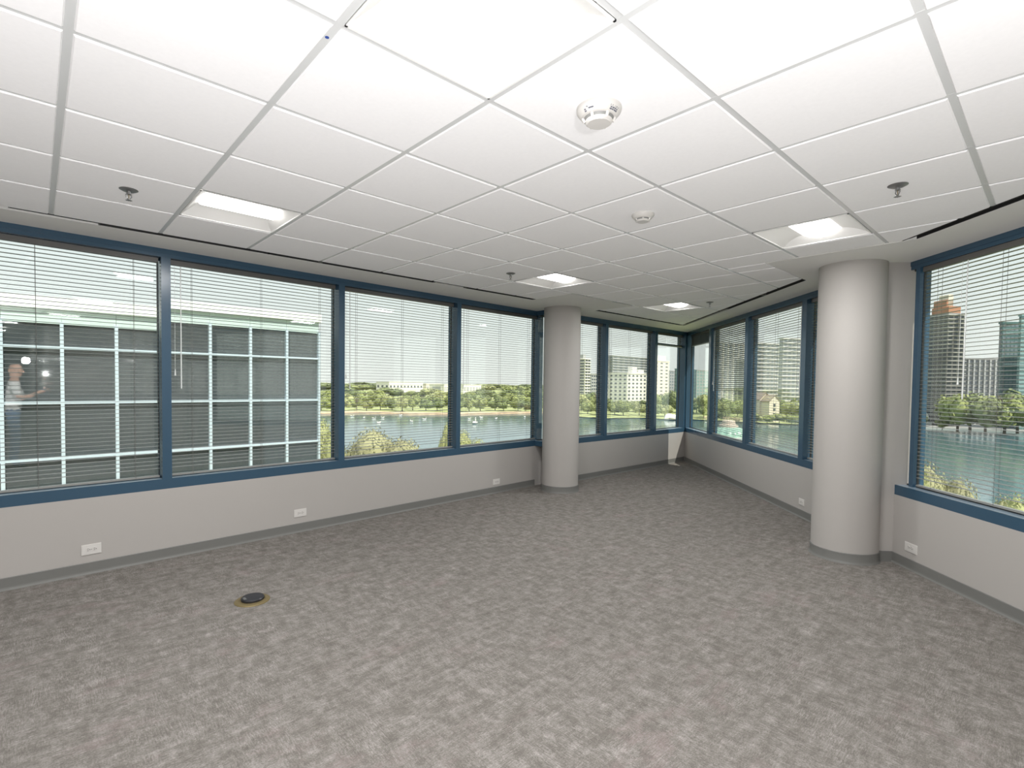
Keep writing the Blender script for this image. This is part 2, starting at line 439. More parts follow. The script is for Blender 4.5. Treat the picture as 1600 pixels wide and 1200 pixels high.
# ------------------------------------------------------------------ recessed lamps
def troffer(i, j, label):
    x, y = uv2((i, j)); o = empty('recessed_light', (x+T/2, y+T/2, CEIL), 0)
    tag(o, label, 'ceiling light', 'recessed square ceiling lights')
    h = T/2-0.013; D = 0.055; lw = 0.125; le = h-0.075
    # frame lip
    m = MB()
    for (a, b, c, d) in ((-h, h, -h, -h+0.008), (-h, h, h-0.008, h), (-h, -h+0.008, -h, h), (h-0.008, h, -h, h)): m.box(a, b, c, d, 0.0, 0.004)
    m.build('rim', M['wing'], o)
    # two curved wings and two sloped ends
    for sgn in (-1, 1):
        pts = []
        for k in range(7):
            t = k/6; pts.append((lw+(h-0.006-lw)*t, 0.004+D*(1-t**1.8)))
        for nm, fn in (('reflector_wing', None),):
            vs = []
            for yy, zz in pts:
                xe = le+(h-0.006-le)*(D+0.004-zz)/D
                vs += [(-xe, sgn*yy, zz), (xe, sgn*yy, zz)]
            fs = [((2*k, 2*k+1, 2*k+3, 2*k+2) if sgn > 0 else (2*k+2, 2*k+3, 2*k+1, 2*k)) for k in range(6)]
            MB().add(vs, fs).build('reflector_wing', M['wing'], o, smooth=True)
        vs = []
        for yy, zz in pts:
            x_ = sgn*(le+(h-0.006-le)*(D+0.004-zz)/D); vs += [(x_, -yy, zz), (x_, yy, zz)]
        MB().add(vs, [((2*k, 2*k+1, 2*k+3, 2*k+2) if sgn > 0 else (2*k+2, 2*k+3, 2*k+1, 2*k)) for k in range(6)]).build('end_plate', M['wing'], o)
    # bowed lens
    vs = []
    for k in range(9):
        t = -1+2*k/8; zz = D+0.002-0.040*(1-t*t)
        vs += [(-le, t*lw, zz), (le, t*lw, zz)]
    fs = [(2*k, 2*k+2, 2*k+3, 2*k+1) for k in range(8)]
    fs += [tuple(2*k for k in range(8, -1, -1)), tuple(2*k+1 for k in range(9))]
    MB().add(vs, fs).build('lamp_lens', M['lens'], o)
    MB().box(-h, h, -h, h, D+0.02, D+0.05).build('housing', M['wing'], o)
    ld = bpy.data.lights.new('lamp', 'AREA'); ld.shape = 'RECTANGLE'; ld.size = 2*le-0.04; ld.size_y = 0.15
    ld.energy = LAMP_W; ld.color = (1.0, 0.995, 0.985); ld.spread = math.radians(180)
    lo = bpy.data.objects.new('lamp', ld); col.objects.link(lo); lo.parent = o; lo.location = (0, 0, 0.0055)
LL = {(0, 0): 'glowing square ceiling light directly overhead at the top of the view', (0, 4): 'long glowing ceiling light between the sprinkler and the left windows',
      (5, 0): 'glowing square ceiling light just before the near round column', (5, 4): 'glowing ceiling light just before the far round column',
      (9, 4): 'small glowing ceiling light nearest the far corner windows'}
for k in sorted(LIGHTS): troffer(k[0], k[1], LL.get(k, 'glowing square ceiling light out of view behind'))

# ------------------------------------------------------------------ columns and pilaster
def column(name, x, y, r, label):
    o = empty(name, (x, y, 0)); tag(o, label, 'column', None, 'structure')
    MB().lathe([(r, 0.0), (r, CEIL+0.02)], 96).build('shaft', M['wall'], o, smooth=30)
    MB().lathe([(r+0.016, 0.0), (r+0.015, 0.004), (r+0.009, 0.012), (r+0.006, 0.022), (r+0.006, 0.087), (r+0.003, 0.091), (r-0.01, 0.091)], 96, close=False).build('base_trim', M['base'], o, smooth=30)
column('round_column', 5.546, 4.838, 0.260, 'far round grey column between the left windows and the far windows')
column('round_column', 5.375, 1.293, 0.258, 'near round grey column beside the big right window')
pil = MB().box(5.30, 5.893, 0.0, 0.20, 0.0, CEIL+0.02); pil.box(5.30, 5.893, -0.30, 0.0, 0.0, CEIL+0.02)
o = pil.build('wall_pilaster', M['wall']); o.location = FR['right'][0]; o.rotation_euler = (0, 0, FR['right'][1])
tag(o, 'plain grey wall return joining the near column to the right window', None, None, 'structure')
m = MB().box(5.70, 5.899, -0.30, 0.0, 0.0, 0.091).box(5.70, 5.907, -0.30, 0.0, 0.0, 0.006)
o = m.build('baseboard_return', M['base']); o.location = FR['right'][0]; o.rotation_euler = (0, 0, FR['right'][1])
tag(o, 'short dark grey vinyl base beside the near column', None, None, 'structure')

# ------------------------------------------------------------------ windows
def window(n, side, s0, s1, mw, label, left_m=True, right_m=False, rec=0.0, ext=(0, 0), G=0.145):
    """s0, s1: mullion centre lines; rec: how far the frame sits behind the wall face"""
    o = empty('window_%d' % n, FR[side][0], FR[side][1]); tag(o, label, None, None, 'structure')
    a, b = s0-ext[0], s1+ext[1]
    m = MB().box(a, b, 0.0, G+0.03, SILL0, SILL1-0.005).box(a, b, 0.0, 0.012, SILL1-0.005, SILL1); m.build('sill', M['blue'], o)
    MB().box(a, b, 0.012, G+0.03, SILL1-0.005, SILL1).build('skylit_sill_top', M['cap'], o)  # top of the blue sill in its skylit colour, not a separate part
    m = MB().box(a, b, rec, G+0.03, HEAD0+0.03, CEIL+0.02).box(a, b, rec+0.006, G+0.03, HEAD0, HEAD0+0.03); m.build('head', M['blue'], o)
    def mull(c, w):
        m = MB().box(c-w/2, c+w/2, rec, G+0.03, SILL1, HEAD0)
        m.build('mullion', M['blue'], o)
        g = MB()
        for sg in (-1, 1): g.box(c+sg*w/2-0.004, c+sg*w/2+0.004, G-0.03, G-0.012, SILL1, HEAD0)
        g.build('gasket', M['gasket'], o)
    if left_m: mull(s0, mw)
    if right_m: mull(s1, mw)
    m = MB().box(a, b, G-0.025, G, SILL1, SILL1+0.012).box(a, b, G-0.025, G, HEAD0-0.012, HEAD0); m.build('glazing_bead', M['gasket'], o)
    m = MB().box(a+0.01, b-0.01, G, G+0.006, SILL1-0.01, HEAD0+0.01); m.build('glass_pane', M['glass'], o)
    return o

slat_cache = {}
def slat_mesh(L, wdt):
    key = (round(L, 3), wdt)
    if key not in slat_cache:
        vs, fs = [], []
        K = 4
        for k in range(K+1):
            t = -1+2*k/K; yy = t*wdt/2; zz = 0.0035*(1-t*t)
            vs += [(0, yy, zz), (L, yy, zz)]
        fs = [(2*k, 2*k+1, 2*k+3, 2*k+2) for k in range(K)]
        me = bpy.data.meshes.new('slat'); me.from_pydata(vs, [], fs); me.materials.append(M['slat']); me.shade_smooth(); slat_cache[key] = me
    return slat_cache[key]
PITCH_S, SLAT_W = 0.0315, 0.034
def blind(side, s0, s1, label, rec=0.0, raised=None, tilt=0.0, tilt_above=9, stack_n=34, wand=0.075):
    o = empty('venetian_blind', FR[side][0], FR[side][1])
    tag(o, label, 'blind', 'grey slatted window blinds')
    y = 0.099 if rec else (0.064 if side == 'right' else 0.078); a, b = s0+0.008, s1-0.008; L = b-a
    MB().bbox(a, b, y-0.02, y+0.02, HEAD0-0.042, HEAD0-0.002, 0.004).build('head_rail', M['rail'], o)
    sm = slat_mesh(L, SLAT_W)
    top = HEAD0-0.068
    def slat(z, t=0.0):
        q = link('slat', sm, o, (a, y, z)); q.rotation_euler = (t, 0, 0)
    if raised is None:
        z = top; zb = SILL1+0.012
        while z > zb+0.04:
            slat(z, tilt if z > tilt_above else 0.0); z -= PITCH_S
    else:
        zb = raised
        zs = zb+0.016+0.0042*stack_n
        for k in range(stack_n): slat(zb+0.018+0.0042*k)
        z = top
        while z > zs+0.02: slat(z); z -= PITCH_S
    MB().bbox(a, b, y-0.016, y+0.016, zb, zb+0.014, 0.003).build('bottom_rail', M['slat'], o)
    for t in (0.11, 0.5, 0.89):
        c = a+L*t
        m = MB()
        for yy in (-0.017, 0.017): m.tube((c, y+yy, zb+0.005), (c, y+yy, HEAD0-0.04), 0.0013, seg=5)
        m.build('ladder_cord', M['cordm'], o)
    if wand and raised is None:
        wx = a+wand
        m = MB().tube((wx, y-0.03, HEAD0-0.05), (wx, y-0.034, 1.46), 0.0035, 0.005, 6); m.tube((wx, y-0.034, 1.46), (wx, y-0.034, 1.435), 0.006, 0.004, 6)
        m.build('tilt_wand', M['wand'], o)
        m = MB().tube((wx-0.045, y-0.03, HEAD0-0.05), (wx-0.045, y-0.034, 1.60), 0.0014, seg=5); m.tube((wx-0.045, y-0.034, 1.60), (wx-0.045, y-0.034, 1.545), 0.003, 0.007, 6)
        m.build('pull_cord', M['wand'], o)
    return o

ML = [-2.39, -0.79, 0.8135, 2.393, 4.005, 5.622]
wl_lab = ['left window frame outside the view', 'leftmost blue framed window facing the glass grid building', 'second blue framed window from the left, facing the edge of the glass grid building',
          'third blue framed window from the left with lake and tree view', 'fourth blue framed window, left of the far column']
for k in range(5):
    window(k+1, 'left', ML[k], ML[k+1], 0.068, wl_lab[k], True, k == 4, ext=(0, 0.06 if k == 4 else 0))
bl_lab = ['grey open blind in the window left of the view', 'open grey blind in the leftmost window, in front of the gridded glass facade', 'open grey blind with a clear wand, in the second window from the left',
          'open grey blind in the third left window, above the lake view', 'open grey blind in the left window nearest the far column']
for k in range(5): blind('left', ML[k]+0.034, ML[k+1]-0.034, bl_lab[k])
MF = [5.60, 7.015, 8.548, 9.66]
wf_lab = ['blue framed far window partly hidden by the far column', 'blue framed far window facing the white apartment block', 'last blue framed far window, left of the acute corner']
for k in range(3):
    window(6+k, 'far', MF[k], MF[k+1], 0.072 if k < 2 else 0.078, wf_lab[k], k > 0, k == 2, ext=(0.1 if k == 0 else 0, 0.36 if k == 2 else 0))
blind('far', MF[0]+0.3, MF[1]-0.036, 'open grey blind in the far window right behind the far column')
blind('far', MF[1]+0.036, MF[2]-0.038, 'open grey blind in the middle far window, in front of the white apartment block')
blind('far', MF[2]+0.040, MF[3]-0.03, 'raised blind hanging as a thin dark bar in the last far window', raised=2.285, stack_n=7)
MR = [0.0, 1.30, 2.79, 4.35, 5.82]
wr_lab = ['narrow blue framed window on the right of the acute corner', 'blue framed diagonal window above the green fountain', 'blue framed diagonal window with the wide grey apartment tower', 'blue framed diagonal window mostly hidden by the near column']
for k in range(4):
    window(9+k, 'right', MR[k], MR[k+1], 0.10 if k else 0.05, wr_lab[k], True, False, ext=(0.30 if k == 0 else 0, 0), G=0.115)
blind('right', MR[0]+0.12, MR[1]-0.052, 'blind pulled up into a thick dark stack in the narrow corner window', raised=2.30, stack_n=40)
blind('right', MR[1]+0.052, MR[2]-0.052, 'grey blind with tilted upper slats in front of the green fountain', tilt=math.radians(-24), tilt_above=1.45)
blind('right', MR[2]+0.052, MR[3]-0.052, 'open grey blind in the diagonal window with the wide apartment tower', wand=1.38)
blind('right', MR[3]+0.052, MR[4]-0.02, 'open grey blind mostly hidden behind the near column', wand=0)
window(13, 'right', 5.985, 7.50, 0.045, 'big blue framed window at the right edge of the view', True, False, rec=0.066, ext=(0.09, 0), G=0.128)
window(14, 'right', 7.50, 9.00, 0.068, 'right window outside the view', True, True, rec=0.066, G=0.128)
blind('right', 6.012, 7.466, 'open grey blind in the big right window, in front of the tall towers', rec=0.066, wand=0.45)
blind('right', 7.534, 8.966, 'open grey blind in the window right of the view', rec=0.066)

# ------------------------------------------------------------------ outlets
def outlet(side, s, z, label, w=0.118, h=0.074):
    p = wpt(side, s, 0, z); o = empty('wall_outlet', p, FR[side][1]); tag(o, label, 'outlet', 'white outlets low on the walls')
    vs = []
    m = MB().box(-w/2, w/2, -0.004, 0.0, -h/2, h/2).box(-w/2+0.004, w/2-0.004, -0.0065, -0.004, -h/2+0.004, h/2-0.004); m.build('cover_plate', M['plastic'], o)
    for sg in (-1, 1):
        cx = sg*0.0195
        r = MB(); pts = [(cx+0.0165*max(-0.8, min(0.8, math.cos(t)*1.1)), 0.0165*math.sin(t)) for t in [2*math.pi*k/20 for k in range(20)]]
        n = len(pts); r.add([(q[0], -0.0085, q[1]) for q in pts]+[(q[0], -0.006, q[1]) for q in pts], [tuple(range(n-1, -1, -1))]+[(i, (i+1)%n, (i+1)%n+n, i+n) for i in range(n)])
        rr = r.build('receptacle', M['plastic'], o)
        k = MB().box(cx-0.007, cx+0.002, -0.0092, -0.0084, -0.008, -0.005).box(cx-0.007, cx+0.003, -0.0092, -0.0084, 0.005, 0.008); k.tube((cx+0.009, -0.0092, 0), (cx+0.009, -0.008, 0), 0.0032, seg=8)
        k.build('slots', M['hole'], rr)
    MB().tube((0, -0.0082, 0), (0, -0.006, 0), 0.003, seg=8).build('screw', M['plastic_g'], o)
outlet('left', 0.306, 0.190, 'largest white outlet plate, under the leftmost window', 0.122, 0.080)
outlet('left', 1.947, 0.193, 'white outlet plate on the left wall under the second window', 0.126, 0.078)
outlet('left', 4.70, 0.157, 'small white outlet plate on the left wall near the far column', 0.13, 0.078)
outlet('right', 4.42, 0.182, 'white outlet plate on the diagonal wall left of the near column')
outlet('right', 6.11, 0.187, 'white outlet plate under the big right window', 0.135, 0.076)

# ------------------------------------------------------------------ floor box
o = empty('floor_outlet', (1.083, 3.715, 0.0)); tag(o, 'round brass floor outlet with black raised cap sunk in carpet', 'floor outlet')
MB().lathe([(0.112, 0.0), (0.112, 0.003), (0.106, 0.0065), (0.082, 0.0075), (0.078, 0.0045), (0.0, 0.0045)], 48, close=False).build('brass_ring', M['brass'], o, smooth=30)
b = MB().lathe([(0.074, 0.0045), (0.074, 0.016), (0.069, 0.021), (0.0, 0.022)], 40, c=(0.006, 0.012, 0), close=False).build('black_cap', M['blackpl'], o, smooth=30)
b['label'] = 'black round hinged cap'
MB().box(-0.055, -0.038, -0.012, 0.030, 0.0215, 0.0235).build('cap_highlight', M['chrome'], b)  # bright strip modelled in place of the highlight on the cap

# ------------------------------------------------------------------ ceiling devices
def sprinkler(x, y, label, rotz):
    o = empty('sprinkler', (x, y, CEIL), rotz); tag(o, label, 'sprinkler', 'chrome sprinklers on the ceiling')
    MB().lathe([(0.046, -0.001), (0.046, -0.003), (0.030, -0.011), (0.014, -0.012), (0.0, -0.012)], 32, close=False).build('escutcheon', M['chrome'], o, smooth=30)
    MB().lathe([(0.009, -0.011), (0.009, -0.022), (0.012, -0.023), (0.012, -0.028), (0.006, -0.029)], 16).build('nozzle', M['chrome'], o, smooth=30)
    m = MB()
    for sg in (-1, 1):
        m.tube((sg*0.011, 0, -0.026), (sg*0.016, 0, -0.040), 0.0026, seg=6); m.tube((sg*0.016, 0, -0.040), (sg*0.004, 0, -0.056), 0.0026, seg=6)
    m.build('frame_arms', M['chrome'], o, smooth=30)
    MB().tube((0, 0, -0.029), (0, 0, -0.054), 0.002, seg=6).build('glass_bulb', M['brass'], o)
    m = MB().lathe([(0.005, -0.054), (0.005, -0.060), (0.0, -0.060)], 12, close=False)
    for k in range(10):
        a = 2*math.pi*k/10; c, s = math.cos(a), math.sin(a)
        m.add([(0.004*c+0.004*s, 0.004*s-0.004*c, -0.060), (0.004*c-0.004*s, 0.004*s+0.004*c, -0.060), (0.017*c-0.0038*s, 0.017*s+0.0038*c, -0.062), (0.017*c+0.0038*s, 0.017*s-0.0038*c, -0.062)], [(0, 1, 2, 3)])
    m.build('deflector', M['chrome'], o)
sprinkler(0.408, 3.649, 'chrome sprinkler left of the long ceiling light', 0.3)
sprinkler(3.411, 0.628, 'chrome sprinkler above the big right window', 0.8)
sprinkler(3.455, 3.691, 'small chrome sprinkler left of the ceiling light by the far column', 0.2)
sprinkler(6.414, 3.099, 'smallest chrome sprinkler near the far corner', 0.6)

def detector(x, y, r, label, printed, rotz):
    o = empty('smoke_detector', (x, y, CEIL), rotz); tag(o, label, 'smoke detector', 'round detectors on the ceiling')
    k = r/0.088
    MB().lathe([(r, 0.0), (r, -0.010*k), (r*0.97, -0.016*k), (r*0.80, -0.034*k), (r*0.73, -0.037*k), (r*0.55, -0.038*k)], 48, close=False).build('base_dome', M['plastic'], o, smooth=30)
    MB().lathe([(r*0.66, -0.037*k), (r*0.60, -0.047*k), (r*0.52, -0.048*k), (r*0.50, -0.040*k)], 48, close=False).build('grille_ring', M['plastic_g'], o, smooth=30)
    for q in range(6):
        a = 2*math.pi*q/6+0.2
        m = MB().tube((r*0.70*math.cos(a), r*0.70*math.sin(a), -0.036*k), (r*0.60*math.cos(a), r*0.60*math.sin(a), -0.052*k), 0.007*k, 0.006*k, 6); m.build('rib', M['plastic'], o)
    MB().lathe([(r*0.60, -0.047*k), (r*0.58, -0.055*k), (r*0.50, -0.060*k), (0.0, -0.061*k)], 48, close=False).build('sensor_cap', M['plastic'], o, smooth=30)
    if printed:
        random.seed(4)
        for sg in (-1, 1):
            m = MB()
            for row in range(3):
                for q in range(4):
                    a = -2.33+sg*(0.50+0.14*q); rr = r*(0.92-0.045*row); z = -0.0195*k-0.0052*k*row
                    if random.random() < 0.3: continue
                    da = 0.045+0.03*random.random()
                    pts = []
                    for (aa, dr, dz) in ((a-da, 0, 0), (a+da, 0, 0), (a+da, -0.0032, -0.0037), (a-da, -0.0032, -0.0037)):
                        pts.append(((rr+dr+0.0012)*math.cos(aa), (rr+dr+0.0012)*math.sin(aa), z+dz-0.0004))
                    m.add(pts, [(0, 1, 2, 3)])
            b = m.build('printed_marking', M['ink'], o); b['label'] = 'small grey print on the dome'
detector(1.652, 1.268, 0.088, 'large white round smoke detector with grey print, near the overhead light', True, 0.0)
detector(2.862, 1.835, 0.070, 'smaller plain white round smoke detector in the middle of the ceiling', False, 0.4)
x, y = uv2((-0.004, 1.131))
o = MB().lathe([(0.0065, 0.0), (0.0065, -0.001), (0.0, -0.001)], 20, c=(x, y, CEIL+0.0055), close=False).build('sticker', M['bluedot']); tag(o, 'tiny round blue sticker on a ceiling grid bar', 'sticker')

# ------------------------------------------------------------------ outdoors
LAKE = -16.5; LAND = -16.1
X = {}
X['leaf'] = [mat('leaf_%d' % i, c, 0.7, spec=0.2, noise=0.35, nscale=0.9) for i, c in enumerate((srgb(146, 152, 96), srgb(130, 140, 92), srgb(160, 162, 112), srgb(122, 130, 88)))]
X['leafpale'] = mat('pale_leaf', srgb(152, 149, 112), 0.7, spec=0.2, noise=0.35, nscale=1.5)
X['bark'] = mat('bark', srgb(112, 100, 88), 0.9)
X['lawn'] = mat('lawn', srgb(160, 164, 112), 0.9, spec=0.1, noise=0.25, nscale=0.15)
X['dirt'] = mat('shore_path', srgb(205, 178, 148), 0.9, spec=0.1, noise=0.2, nscale=0.3)
X['stone'] = mat('sea_wall', srgb(206, 202, 194), 0.8)
X['road'] = mat('asphalt', srgb(120, 118, 114), 0.9)
X['white'] = mat('white_render', srgb(228, 224, 214), 0.8, spec=0.2)
X['cream'] = mat('cream_render', srgb(226, 214, 194), 0.8, spec=0.2)
X['concrete'] = mat('grey_concrete', srgb(172, 172, 170), 0.8, spec=0.2)
X['darkcon'] = mat('dark_concrete', srgb(136, 134, 132), 0.8, spec=0.2)
X['brown'] = mat('brown_panel', srgb(176, 128, 100), 0.8, spec=0.2)
X['win'] = mat('far_window', srgb(74, 80, 86), 0.25, spec=0.5)
X['winlight'] = mat('far_window_pale', srgb(126, 134, 140), 0.25, spec=0.5)
X['teal'] = mat('teal_glass', srgb(140, 166, 163), 0.2, spec=0.6)
X['teald'] = mat('dark_teal_glass', srgb(92, 118, 116), 0.2, spec=0.6)
X['green'] = mat('fountain_green', srgb(150, 184, 164), 0.3)
X['pink'] = mat('fountain_cap', srgb(196, 176, 160), 0.7)
X['houseroof'] = mat('tile_roof', srgb(150, 134, 118), 0.8)

def water_material():
    m = bpy.data.materials.new('lake_water'); m.use_nodes = True
    nt = m.node_tree; b = nt.nodes['Principled BSDF']
    b.inputs['Base Color'].default_value = srgb(78, 104, 108); b.inputs['Roughness'].default_value = 0.10; b.inputs['IOR'].default_value = 1.33
    tc = nt.nodes.new('ShaderNodeTexCoord')
    nz = nt.nodes.new('ShaderNodeTexNoise'); nz.inputs['Scale'].default_value = 0.5; nz.inputs['Detail'].default_value = 4
    nt.links.new(tc.outputs['Object'], nz.inputs['Vector'])
    bp = nt.nodes.new('ShaderNodeBump'); bp.inputs['Strength'].default_value = 0.10; bp.inputs['Distance'].default_value = 0.5
    nt.links.new(nz.outputs[0], bp.inputs['Height']); nt.links.new(bp.outputs[0], b.inputs['Normal'])
    return m
X['water'] = water_material()

# lake and land
lake = MB().box(-900, 900, -700, 900, LAKE-0.5, LAKE).build('lake', X['water']); tag(lake, 'blue green lake below the windows', None, None, 'structure')
SHORE = [(430, 640), (500, 646), (560, 644.5), (640, 646.5), (700, 647), (760, 646), (830, 645), (880, 648), (905, 651), (950, 653.5), (1010, 652.5), (1040, 655), (1075, 655), (1105, 656), (1160, 659), (1200, 661), (1250, 663), (1330, 664), (1425, 666), (1500, 669), (1600, 674), (1720, 684)]
shore = [at_z(x, y, LAND) for x, y in SHORE]
far_pts = [Vector((p.x*9, p.y*9, LAND)) for p in shore]
mb = MB(); n = len(shore)
mb.add([tuple(p) for p in shore]+[tuple(p) for p in far_pts], [(i, i+1, n+i+1, n+i) for i in range(n-1)])
tag(mb.build('ground_far_shore', X['lawn']), 'green land beyond the lake', None, None, 'structure')
def strip(name, i0, i1, k0, k1, z0, z1, m, label):
    mb = MB(); pts = shore[i0:i1+1]; n = len(pts)
    a = [(p.x*k0, p.y*k0, z0) for p in pts]; b = [(p.x*k0, p.y*k0, z1) for p in pts]; c = [(p.x*k1, p.y*k1, z1) for p in pts]
    mb.add(a+b+c, [(i, i+1, n+i+1, n+i) for i in range(n-1)]+[(n+i, n+i+1, 2*n+i+1, 2*n+i) for i in range(n-1)])
    o = mb.build(name, m); tag(o, label, None, None, 'structure')
strip('shore_path', 1, 8, 0.995, 1.03, LAKE-0.2, LAND+0.5, X['dirt'], 'tan path along the far shore')
strip('sea_wall', 17, 21, 0.985, 0.99, LAKE-0.2, LAND+0.5, X['stone'], 'pale sea wall along the right shore')
strip('ground_promenade', 17, 21, 0.99, 1.25, LAND+0.3, LAND+0.52, X['road'], 'grey promenade along the right shore')
near = MB().prism([(-60, 4), (-60, 130), (-10, 130), (16, 62), (34, 50), (52, 30), (56, 6), (50, -30), (4, -60), (-60, -60)][::-1], LAKE-1, LAND+0.1)
tag(near.build('ground_near_shore', X['lawn']), 'lawn at the foot of the building', None, None, 'structure')

# ---- trees
rng = np.random.default_rng(7)
def crown_mesh(name, nleaf, size, m, lobes=9, flat=0.75, core=0.72):
    cs = rng.normal(size=(lobes, 3)); cs /= np.linalg.norm(cs, axis=1)[:, None]
    cs *= rng.uniform(0.35, 0.62, (lobes, 1)); cs[:, 2] *= flat
    rs = rng.uniform(0.30, 0.50, lobes)
    k = rng.integers(0, lobes, nleaf)
    d = rng.normal(size=(nleaf, 3)); d /= np.linalg.norm(d, axis=1)[:, None]
    p = cs[k]+d*(rs[k]*rng.uniform(max(0.72, core-0.06), 1.05, nleaf))[:, None]
    p[:, 2] = np.maximum(p[:, 2], -0.55)
    a = np.cross(d, rng.normal(size=(nleaf, 3))); a /= np.linalg.norm(a, axis=1)[:, None]+1e-9
    d2 = d+rng.normal(size=d.shape)*0.5; b = np.cross(d2, a); b /= np.linalg.norm(b, axis=1)[:, None]+1e-9
    s = size*rng.uniform(0.6, 1.3, nleaf)[:, None]
    v = np.stack([p-a*s, p-b*s*0.6, p+a*s, p+b*s*0.6], 1).reshape(-1, 3)
    # inner body keeps the crown dense
    me = bpy.data.meshes.new(name)
    f = np.arange(nleaf*4).reshape(-1, 4)
    bm = MB()
    for c, r in zip(cs, rs*core):
        bm.lathe([(r*math.sin(t), -r*math.cos(t)) for t in (0.15, 0.8, 1.57, 2.3, 3.0)], 8, c=tuple(c))
    vv = v.tolist()+[tuple(x) for x in bm.v]; ff = f.tolist()+[tuple(i+nleaf*4 for i in q) for q in bm.f]
    me.from_pydata(vv, [], ff); me.materials.append(m); me.update(); return me
CROWNS = [crown_mesh('crown', 1500, 0.085, X['leaf'][i % 4], lobes=8+i, flat=(0.7, 0.9, 0.6, 0.8, 1.0)[i]) for i in range(5)]
NEARC = [crown_mesh('crown', 60000, 0.018, X['leafpale'], 24, 0.85, 0.93), crown_mesh('crown', 45000, 0.02, X['leaf'][2], 20, 1.0, 0.93)]
trunk_mb = MB().tube((0, 0, 0), (0.02, 0, 0.55), 0.05, 0.035, 7)
for a in range(4): trunk_mb.tube((0.02, 0, 0.52), (0.28*math.cos(a*1.6), 0.28*math.sin(a*1.6), 0.85), 0.03, 0.012, 5)
TRUNK = trunk_mb.mesh('trunk', X['bark'])
def tree(p, h, w, k, label, group=None, near=False, rz=None, bare=0.28):
    o = empty('tree', p, random.uniform(0, 6.28) if rz is None else rz)
    tag(o, label, 'tree', group)
    c = link('crown', (NEARC if near else CROWNS)[k], o); c.scale = (w/2, w/2, h*(1-bare)/1.55); c.location = (0, 0, h*(1-(1-bare)*0.5)-h*(1-bare)*0.06)
    t = link('trunk', TRUNK, o); t.scale = (h*0.55, h*0.55, h*(0.55 if near else 0.95))
    return o
random.seed(11)
VIEWS = ((520, 'second left window'), (712, 'third left window'), (838, 'fourth left window'), (904, None), (938, 'far window beside the column'), (1016, 'middle far window'),
         (1074, 'last far window'), (1109, 'narrow corner window'), (1166, 'fountain window'), (1256, 'diagonal window left of the near column'), (1424, None), (1604, 'big right window'), (1700, None))
def view_of(x):
    for lim, nm in VIEWS:
        if x < lim: return nm
ORD = ('first', 'second', 'third', 'fourth', 'fifth', 'sixth', 'seventh', 'eighth', 'ninth', 'tenth', 'eleventh', 'twelfth', 'thirteenth', 'fourteenth')
counts = {}
def row(x0, x1, n, d0, d1, h0, h1, w0, w1, name, group, adj='green'):
    for i in range(n):
        x = x0+(x1-x0)*(i+random.uniform(0.3, 0.7))/n
        h, w, d, k = random.uniform(h0, h1), random.uniform(w0, w1), random.uniform(d0, d1), random.randrange(5)
        v = view_of(x)
        if v is None: continue
        q = counts.get((name, v), 0); counts[(name, v)] = q+1
        p = at(x, 600, d); p.z = LAND
        tree(p, h, w, k, '%s tree from left in %s, %s' % (ORD[q], name, v), group, bare=0.12)
row(440, 905, 26, 322, 342, 8, 12, 10.5, 12.5, 'shore row', 'trees along the far shore')
row(440, 905, 20, 390, 420, 9, 12.5, 17, 20, 'second row', 'trees along the far shore')
row(440, 905, 15, 560, 600, 11, 14, 31, 36, 'third row', 'trees along the far shore')
row(440, 905, 11, 950, 1000, 17, 18.5, 74, 84, 'distant row', 'trees along the far shore')
row(440, 905, 8, 1700, 1750, 19, 21, 190, 215, 'horizon row', 'trees along the far shore')
row(905, 940, 3, 350, 370, 14, 17, 14, 16, 'tall bank row', 'trees before the apartment blocks')
row(941, 1017, 4, 350, 370, 7, 9.5, 13, 15, 'tall bank row', 'trees before the apartment blocks')
row(1018, 1115, 5, 350, 370, 12, 16, 14, 16, 'tall bank row', 'trees before the apartment blocks')
row(905, 1115, 10, 302, 318, 7, 10.5, 10, 12, 'waterside row', 'trees before the apartment blocks')
row(1110, 1262, 9, 312, 326, 11, 14, 12, 14, 'fountain row', 'trees behind the fountain')
row(1110, 1262, 9, 276, 286, 5, 7, 7, 9, 'bank shrub row', 'trees behind the fountain')
row(1484, 1660, 7, 285, 300, 17, 20, 17, 20, 'promenade row', 'trees on the right promenade')
row(1425, 1484, 2, 290, 300, 5, 7, 6, 8, 'small ring side pair', 'trees on the right promenade')
# the woods that columns and walls hide from the viewer: one mass of crowns
def woods(zones, label):
    vs, fs, base = [], [], 0
    for x0, x1, n, d0, d1, h0, h1, w0, w1 in zones:
        for i in range(n):
            me = CROWNS[i % 5]; v = np.empty(len(me.vertices)*3); me.vertices.foreach_get('co', v); v = v.reshape(-1, 3)
            p = at(x0+(x1-x0)*(i+random.uniform(0.3, 0.7))/n, 600, random.uniform(d0, d1)); h, w = random.uniform(h0, h1), random.uniform(w0, w1)
            vs.append(np.stack([v[:, 0]*w/2+p.x, v[:, 1]*w/2+p.y, v[:, 2]*h*0.5+LAND+h*0.52], 1))
            fs += [tuple(k+base for k in q.vertices) for q in me.polygons]; base += len(v)
    me = bpy.data.meshes.new('woodland'); me.from_pydata(np.concatenate(vs).tolist(), [], fs); me.materials.append(X['leaf'][1]); me.update()
    tag(link('woodland', me), label, 'woods', None, 'stuff')
